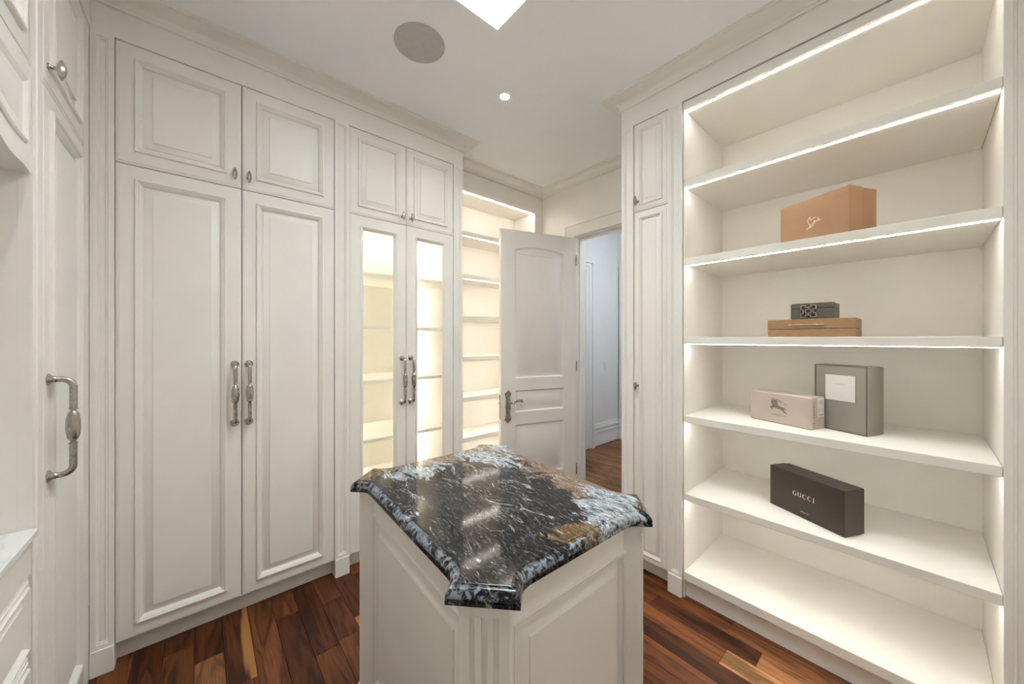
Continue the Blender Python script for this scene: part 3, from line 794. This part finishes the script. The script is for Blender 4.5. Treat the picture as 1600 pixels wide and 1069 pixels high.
# ------------------------------------------------------------------ island
ICX, ICY, IR = -1.0395, 0.7990, R(-2.0)
isl = thing('island_cabinet', 'cream island cabinet with raised panels and fluted corner posts', 'island', (ICX, ICY, 0), IR)
HA, HB, ZT = .4125, .31, .8795
MB().box(-HA+.023, HA-.023, -HB+.023, HB-.023, 0.0, ZT).build('core', 'cab', isl, smooth=0)
pw = .115; cut = pw/2/math.sqrt(2)+.004
ip = [(0, .023), (0, 0), (.030, 0), (.0305, -.006), (.035, -.007), (.0355, -.0015), (.0375, -.0015), (.038, -.006), (.042, -.006), (.0425, .000), (.0445, .000), (.045, -.003), (.051, .003), (.054, .011), (.062, .012), (.090, .001), (.0905, -.0035)]
for rz, hw, hd_ in ((0, HA, HB), (90, HB, HA), (180, HA, HB), (270, HB, HA)):
    w_ = 2*(hw-cut)
    mb = MB().rings(w_, .722, ip, z=.098)
    mb.box(0, w_, 0, .023, .82, ZT); mb.box(0, w_, -.008, .023, 0, .098, .002)
    o = Vector((-(hw-cut), -hd_, 0)); o.rotate(Matrix.Rotation(R(rz), 3, 'Z'))
    mb.build('panel', 'cab', isl, o, (0, 0, R(rz)))
pm = MB(); hwp = pw/2; fw_ = .012; fp = .0275
pm.box(-hwp, hwp, .006, .07, .0, ZT)
edges = [-hwp, -fp-fw_/2, -fp+fw_/2, -fw_/2, fw_/2, fp-fw_/2, fp+fw_/2, hwp]
for i in (0, 2, 4, 6): pm.box(edges[i], edges[i+1], -.0005, .0065, .1305, .8445, .0012)
pm.box(-hwp, hwp, -.0005, .0065, .845, ZT); pm.box(-hwp-.004, hwp+.004, -.006, .0065, 0, .13, .002)
POST = pm.mesh('corner_post', 'cab')
for sx, sy, rz in ((1, -1, 45), (-1, -1, -45), (1, 1, 135), (-1, 1, 225)):
    nrm = Vector((sx, sy, 0)).normalized()
    place('corner_post', POST, isl, (sx*HA + nrm.x*.003, sy*HB + nrm.y*.003, 0), (0, 0, R(rz)))

SA, SB = .4425, .34
def corner_pts():
    a = bez((-.150, 0), (-.122, 0), (-.110, -.0085), (-.0985, -.020), 8) + [(-.0715, -.047)]
    b_ = [(-y, -x) for x, y in a[::-1]]
    return a + b_                      # for the corner (+,-)
out = []
cp = corner_pts()
for sx, sy in ((1, -1), (1, 1), (-1, 1), (-1, -1)):
    pts = [(sx*SA + sx*x, sy*SB - sy*y) for x, y in cp]
    if sx*sy > 0: pts = pts[::-1]
    out += pts
top = MB(); eprof = [(.004, 0), (0, .003), (0, .0125), (.0022, .0135), (.0022, .015), (0, .0165)]
for a in frange(5, 90, 14): eprof.append((.019*(1-math.cos(R(a))), .0165+.021*math.sin(R(a))))
eprof += [(.0205, .0375), (.0212, .0395), (.0225, .040)]
n_ = len(out)
for i, z in eprof:
    for x, y in inset(out, i): top.v.append((x, y, z))
for k_ in range(len(eprof)-1):
    for j in range(n_):
        a, b_ = n_*k_+j, n_*k_+(j+1) % n_
        top.f.append((a, b_, b_+n_, a+n_))
top.f.append(tuple(range(n_-1, -1, -1)))
t0 = n_*(len(eprof)-1); nc_ = len(cp); octo = []
for q in range(4):                     # each flared corner is a fan, the middle a convex polygon
    i0, i1 = t0+q*nc_, t0+(q+1)*nc_-1
    a, c = top.v[i0], top.v[i1]; top.v.append(((a[0]+c[0])/2, (a[1]+c[1])/2, a[2])); mi = len(top.v)-1
    for j in range(i0, i1): top.f.append((j, j+1, mi))
    octo += [i0, mi, i1]
top.f.append(tuple(octo))
tp = top.build('island_countertop', 'granite', None, (ICX, ICY, .880), (0, 0, IR), 13)
tp.data.polygons.foreach_set('use_smooth', [abs(p.normal.z) < .999 for p in tp.data.polygons]); tp.data.update()
tag(tp, 'polished black swirled granite top with flared corners on the island', 'countertop')

# ------------------------------------------------------------------ ceiling fittings
sp = thing('ceiling_speaker', 'round grey speaker grille flush in the ceiling', 'speaker', (-1.706, 0.852, CH))
MB().ring3((0, 0), [(.128, 0.0), (.128, -.003), (.124, -.005), (.122, -.003)], 56).build('rim', 'speaker', sp)
MB().disc((0, 0), .1225, -.0035, -.0005, 56).build('grille', 'speaker', sp)
DLAB = ['small bright round downlight in the ceiling out from the glazed cabinet', 'added unseen downlight across the island from the wardrobe doors', 'added unseen downlight in the ceiling in front of the dressing niche']
for i, (x, y) in enumerate(((-1.7195, 1.4405), (0.36, 0.75), (-0.80, -0.205))):
    if i == 0:
        d0 = dl = thing('ceiling_downlight', DLAB[0], 'downlight', (x, y, CH), 0, 'recessed ceiling downlights')
        MB().ring3((0, 0), [(.040, 0.0), (.040, -.004), (.036, -.006), (.028, -.005), (.0275, 0.0)], 40).build('trim_ring', 'ceil', dl)
        MB().disc((0, 0), .0275, -.0035, -.0005, 32).build('lens', 'spot', dl)
        bl = bpy.data.lights.new('beam', 'SPOT'); bl.energy = BEAM; bl.color = (1.0, 0.975, 0.945); bl.spot_size = R(140); bl.spot_blend = 0.9; bl.shadow_soft_size = 0.03
        bo = bpy.data.objects.new('beam', bl); COL.objects.link(bo); bo.parent = dl; bo.location = (0, 0, -.012)
    else:  # two unseen downlights added to brighten the island and room
        c = d0.copy(); COL.objects.link(c); c.location = (x, y, CH); c['label'] = DLAB[i]
        for ch in d0.children:
            e = ch.copy(); COL.objects.link(e); e.parent = c
hl = thing('added_hall_lamp', 'added flat white lamp, unseen on the hall ceiling', 'ceiling lamp', (-1.6, 3.75, CH))  # lamp added out of view to light the hall
MB().disc((0, 0), .17, -.02, 0, 40).build('added_lamp_base', 'plastic', hl)
MB().ring3((0, 0), [(.165, -.02), (.16, -.05), (.12, -.07), (.05, -.08), (.0005, -.082)], 40).build('added_lamp_glass', 'hall_fill', hl)

sw = thing('light_switch', 'white switch plate on the pale hall wall', 'light switch', (HX, 4.29, 1.09), R(90))
MB().rings(.075, .118, [(0, 0), (0, -.004), (.003, -.006)], x=-.0375, z=-.059).build('plate', 'plastic', sw)
MB().box(-.017, .017, -.010, -.006, -.033, .033, .002).build('rocker', 'plastic', sw)

# ------------------------------------------------------------------ boxes on the shelves
def frame_thing(name, label, p0, p1, z, cat='box'):
    a = math.atan2(p1[1]-p0[1], p1[0]-p0[0])
    return thing(name, label, cat, (p0[0], p0[1], z), a), math.hypot(p1[0]-p0[0], p1[1]-p0[1])
def strokes(mb, lines, r, y, flat=True):
    """flat ribbon strokes in the local xz plane at depth y"""
    for ln in lines:
        for (xa, za), (xb, zb) in zip(ln[:-1], ln[1:]):
            d = Vector((xb-xa, zb-za)); L_ = d.length
            if L_ < 1e-6: continue
            d /= L_; nx, nz = -d.y*r, d.x*r
            e = d*r*.6
            q = [(xa-e.x+nx, za-e.y+nz), (xa-e.x-nx, za-e.y-nz), (xb+e.x-nx, zb+e.y-nz), (xb+e.x+nx, zb+e.y+nz)]
            mb.add([(x, y, z) for x, z in q], [(0, 1, 2, 3)])
    return mb
def text_part(body, size, mat, parent, loc, rot=(R(90), 0, 0), spacing=1.0, sx=1.0):
    cu = bpy.data.curves.new('lettering', 'FONT'); cu.body = body; cu.size = size; cu.align_x = 'CENTER'; cu.align_y = 'CENTER'; cu.space_character = spacing; cu.extrude = 0.0002
    t = bpy.data.objects.new('lettering', cu); COL.objects.link(t)
    bpy.context.view_layer.update()
    me = bpy.data.meshes.new_from_object(t.evaluated_get(bpy.context.evaluated_depsgraph_get()))
    bpy.data.objects.remove(t); bpy.data.curves.remove(cu)
    me.materials.clear(); me.materials.append(M[mat])
    o = place('lettering', me, parent, loc, rot); o.scale = (sx, 1, 1); return o

# tan shoe box with cream script
b, L_ = frame_thing('shoe_box', 'tan cardboard shoe box with a cream handwritten signature', (-.471, 2.259), (-.198, 2.120), 1.918)
D_, H_ = .170, .219
MB().box(.0025, L_-.0025, .070, D_, .0, H_-.0025, .001).build('box_body', 'tan', b)
lid = MB().box(0, L_, 0, .0765, .0, H_, .0012).build('lid', 'tan_lid', b)
def sig(px, py): return ((px-560)/1000*.155 + .115, (740-py)/1000*.155 + .0735)
lines = [[(775,390),(735,385),(700,420),(688,480),(705,540),(735,590),(750,640),(735,685),(690,705),(640,738)], [(640,738),(690,712),(750,700),(800,690),(850,665)],
         [(740,400),(765,400),(755,440),(752,465),(780,462),(800,450),(820,460),(850,430),(870,440),(900,415),(930,418)],
         [(750,625),(790,615),(820,605),(845,600),(860,560),(880,505),(895,500),(880,560),(868,600),(880,620)], [(880,580),(905,550),(930,545),(915,575),(950,560),(965,530),(985,480),(1000,455),(995,520),(985,560),(1015,530),(1040,520),(1050,560)], [(760,680),(800,650),(835,640),(850,650)]]
lt_ = MB(); strokes(lt_, [[sig(*p) for p in ln] for ln in lines], .0013, -.0006)
lt_.build('script_print', 'tanprint', lid, smooth=0)
# brown shagreen jewellery case
b, L_ = frame_thing('jewellery_case', 'flat brown textured case with a long pale metal bar under the small olive box', (-.5126, 2.20), (-.183, 2.20), 1.474)
MB().box(0, L_, 0, .24, 0, .0385, .0015).build('base', 'brownleather', b)
MB().box(0, L_, 0, .24, .0405, .087, .0015).build('lid', 'brownleather', b)
MB().box(.003, L_-.003, .003, .237, .038, .041).build('seam', 'emblem_back', b, smooth=0)
MB().box(.083, .222, -.006, .0005, .058, .063, .001).build('metal_bar', 'brass', b)
# small olive box with interlaced metal emblem
b, L_ = frame_thing('jewel_box', 'small olive grey box with a square interlaced metal emblem', (-.4264, 2.25), (-.2616, 2.25), 1.561)
MB().box(0, L_, 0, .17, 0, .0530, .0015).build('base', 'green', b)
MB().box(0, L_, 0, .17, .0545, .080, .0020).build('lid', 'green', b)
MB().box(.003, L_-.003, .003, .167, .0525, .055).build('seam', 'emblem_back', b, smooth=0)
ex, ez, es = .070, .0405, .030
MB().box(ex-es, ex+es, -.002, .0005, ez-es, ez+es, .0005).build('emblem_ground', 'emblem_back', b)
em = MB()
def g(px, py): return (ex + (px-765)/350*es, ez + (530-py)/275*es)
outl = [(435,275),(650,275),(650,355),(870,355),(870,260),(1100,260),(1100,435),(985,435),(985,605),(1100,605),(1100,785),(860,785),(860,705),(640,705),(640,790),(420,790),(420,630),(530,630),(530,465),(435,465),(435,275)]
strokes(em, [[g(*p) for p in outl], [g(*p) for p in ((640,450),(880,450),(880,620),(640,620),(640,450))]], .0016, -.0045)
strokes(em, [[g(*p) for p in s_] for s_ in (((765,355),(765,450)), ((755,620),(755,705)), ((530,540),(640,540)), ((880,525),(985,525)))], .0016, -.0045)
em.build('emblem', 'emblem', b, smooth=0)
# beige shoe box with rider emblem
b, L_ = frame_thing('shoe_box', 'pale beige shoe box with a grey horse-and-rider emblem standing beside the grey box', (-.6087, 2.2676), (-.333, 2.1707), 1.031)
D_, H_ = .108, .156
MB().box(.002, L_-.002, .040, D_, .0, H_-.002, .003).build('box_body', 'beige', b)
lid = MB().box(0, L_, 0, .045, .0, H_, .006).build('lid', 'beige', b)
rd = MB(); cx, cz, es = .145, .092, .044
def kn(px, py): return (cx + (px-560)/185*es*.98, cz + (430-py)/150*es*.84)
polys = [  # horse and rider, drawn after the print on the lid
    [(410,345),(425,320),(450,335),(460,390),(450,440),(430,430),(415,390)],
    [(440,330),(500,320),(545,350),(560,420),(600,440),(650,450),(640,490),(600,500),(540,490),(470,480),(440,450)],
    [(400,450),(450,440),(470,480),(430,500),(390,480)], [(410,480),(450,500),(440,520),(400,500)],
    [(590,460),(650,455),(690,520),(735,560),(735,575),(690,565),(640,520),(600,500)],
    [(640,450),(680,455),(730,485),(720,500),(680,490),(660,480)],
    [(480,340),(520,330),(545,370),(555,420),(520,450),(480,420)]]
for pg in polys: rd.add([(kn(*p)[0], -.0006, kn(*p)[1]) for p in pg], [tuple(range(len(pg)))])
strokes(rd, [[kn(*p) for p in ln] for ln in (((410,300),(460,292),(530,310),(600,335),(660,355),(740,400)), ((430,290),(480,305),(560,300),(600,325)), ((420,320),(520,325),(600,350),(640,355)))], .0011, -.0006)
rd.build('rider_emblem', 'beigeprint', lid, smooth=0)
text_part('BURBERRY', .0115, 'beigeprint', lid, (cx, -.0004, .043), spacing=1.35)
text_part('BURBERRY', .013, 'blackprint', lid, (L_+.0002, .022, .078), (R(90), R(-90), R(90)), 1.6, 1.15)
MB().box(L_-.0025, L_-.0010, .052, .100, .058, .148).build('sticker', 'sticker', b, smooth=0)
sm = MB()
for z, y0, y1, h_ in ((.066, .056, .096, .005), (.085, .058, .062, .006), (.100, .058, .064, .006), (.083, .088, .091, .018), (.062, .060, .09, .001)):
    sm.box(L_-.0012, L_-.0006, y0, y1, z, z+h_)
for i in range(9): sm.box(L_-.0012, L_-.0006, .060+i*.0038, .0612+i*.0038, .120, .139)
sm.build('sticker_print', 'lightgrey', b, smooth=0)
# grey gift box with white card
b, L_ = frame_thing('gift_box', 'tall grey gift box with a white card on its lid', (-.339, 2.298), (-.1484, 2.216), 1.031)
D_, H_ = .123, .309
MB().box(.003, L_-.003, .08, D_, 0, H_-.003, .003).build('box_body', 'greybox', b)
lid = MB().rings(L_, H_, [(.0, .092), (.0, .003), (.002, 0), (.0045, 0), (.0048, .0015), (.0055, .0015), (.0058, 0)]).build('lid', 'greybox', b)
ed = MB(); 
for a0, a1, c0, c1 in ((.0, .005, 0, H_), (L_-.005, L_, 0, H_), (.005, L_-.005, 0, .005), (.005, L_-.005, H_-.005, H_)): ed.box(a0, a1, -.0006, .0005, c0, c1)
ed.build('edge_binding', 'greyedge', lid, smooth=0)
c0, c1, d0_, d1_ = .046, .164, .143, .264
MB().box(c0-.002, c1+.002, -.0008, .0005, d0_-.002, d1_+.002).build('card_border', 'greyedge', lid, smooth=0)
MB().box(c0, c1, -.0016, -.0006, d0_, d1_).build('card', 'whitecard', lid, smooth=0)
mk = MB()
for i in range(9):
    if i == 1: continue
    x_ = .086+i*.0045
    mk.box(x_, x_+.0030, -.0020, -.0015, .2195, .2225 - (i % 3)*.0004)
mk.build('small_print', 'lightgrey', lid, smooth=0)
# dark brown shoe box with gold capitals
b, L_ = frame_thing('shoe_box', 'dark espresso brown shoe box with pale gold capital lettering', (-.518, 2.2735), (-.2123, 2.118), .593)
D_, H_ = .124, .2045
MB().box(.003, L_-.003, .085, D_, .0, H_-.003, .001).build('box_body', 'espresso', b)
lid = MB().box(0, L_, 0, .098, .0, H_, .0012).build('lid', 'espresso', b)
def arc_letter(mb, cx, cz, rx, rz, a0, a1, n, thick, y):
    P = []
    for i in range(n):
        a = R(a0 + (a1-a0)*i/(n-1)); w_ = thick*(.45+.55*abs(math.cos(a)))
        P.append((cx+rx*math.cos(a), cz+rz*math.sin(a), cx+(rx-w_)*math.cos(a), cz+(rz-w_*.55)*math.sin(a)))
    for p, q in zip(P[:-1], P[1:]):
        mb.add([(p[0], y, p[1]), (q[0], y, q[1]), (q[2], y, q[3]), (p[2], y, p[3])], [(0,1,2,3)])
lt2 = MB(); yz = -.0006; cz = .107; rz_ = .0115; rx_ = .0092
xc = [.128, .1505, .1735, .197, .2155]
arc_letter(lt2, xc[0], cz, rx_, rz_, 50, 330, 24, .0046, yz); lt2.add([(xc[0]+.001, yz, cz), (xc[0]+.010, yz, cz), (xc[0]+.010, yz, cz-.0016), (xc[0]+.001, yz, cz-.0016)], [(0,1,2,3)])
lt2.add([(xc[0]+.0052, yz, cz-.0085), (xc[0]+.009, yz, cz-.0075), (xc[0]+.009, yz, cz), (xc[0]+.0052, yz, cz)], [(0,1,2,3)])
arc_letter(lt2, xc[1], cz-.003, .008, .0085, 180, 360, 16, .0040, yz)
for sx, w_ in ((-1, .0040), (1, .0024)):
    xa = xc[1]+sx*.008; xb = xa - sx*w_
    lt2.add([(xa, yz, cz-.003), (xb, yz, cz-.003), (xb, yz, cz+rz_), (xa, yz, cz+rz_)], [(0,1,2,3)])
    lt2.add([(xa+sx*.0015, yz, cz+rz_-.001), (xb-sx*.0015, yz, cz+rz_-.001), (xb-sx*.0015, yz, cz+rz_), (xa+sx*.0015, yz, cz+rz_)], [(0,1,2,3)])
for q in (2, 3): arc_letter(lt2, xc[q], cz, rx_, rz_, 48, 312, 24, .0046, yz)
lt2.add([(xc[4]-.002, yz, cz-rz_), (xc[4]+.002, yz, cz-rz_), (xc[4]+.002, yz, cz+rz_), (xc[4]-.002, yz, cz+rz_)], [(0,1,2,3)])
for z_ in (cz-rz_, cz+rz_-.001): lt2.add([(xc[4]-.0042, yz, z_), (xc[4]+.0042, yz, z_), (xc[4]+.0042, yz, z_+.001), (xc[4]-.0042, yz, z_+.001)], [(0,1,2,3)])
lt2.build('lettering', 'goldprint', lid, smooth=0)
ml = MB()
for i in range(11):
    if i == 7: continue
    ml.box(.155+i*.0034, .1575+i*.0034, -.0006, .0, .029, .0312+(i % 2)*.0008)
ml.build('small_print', 'goldprint', lid, smooth=0)
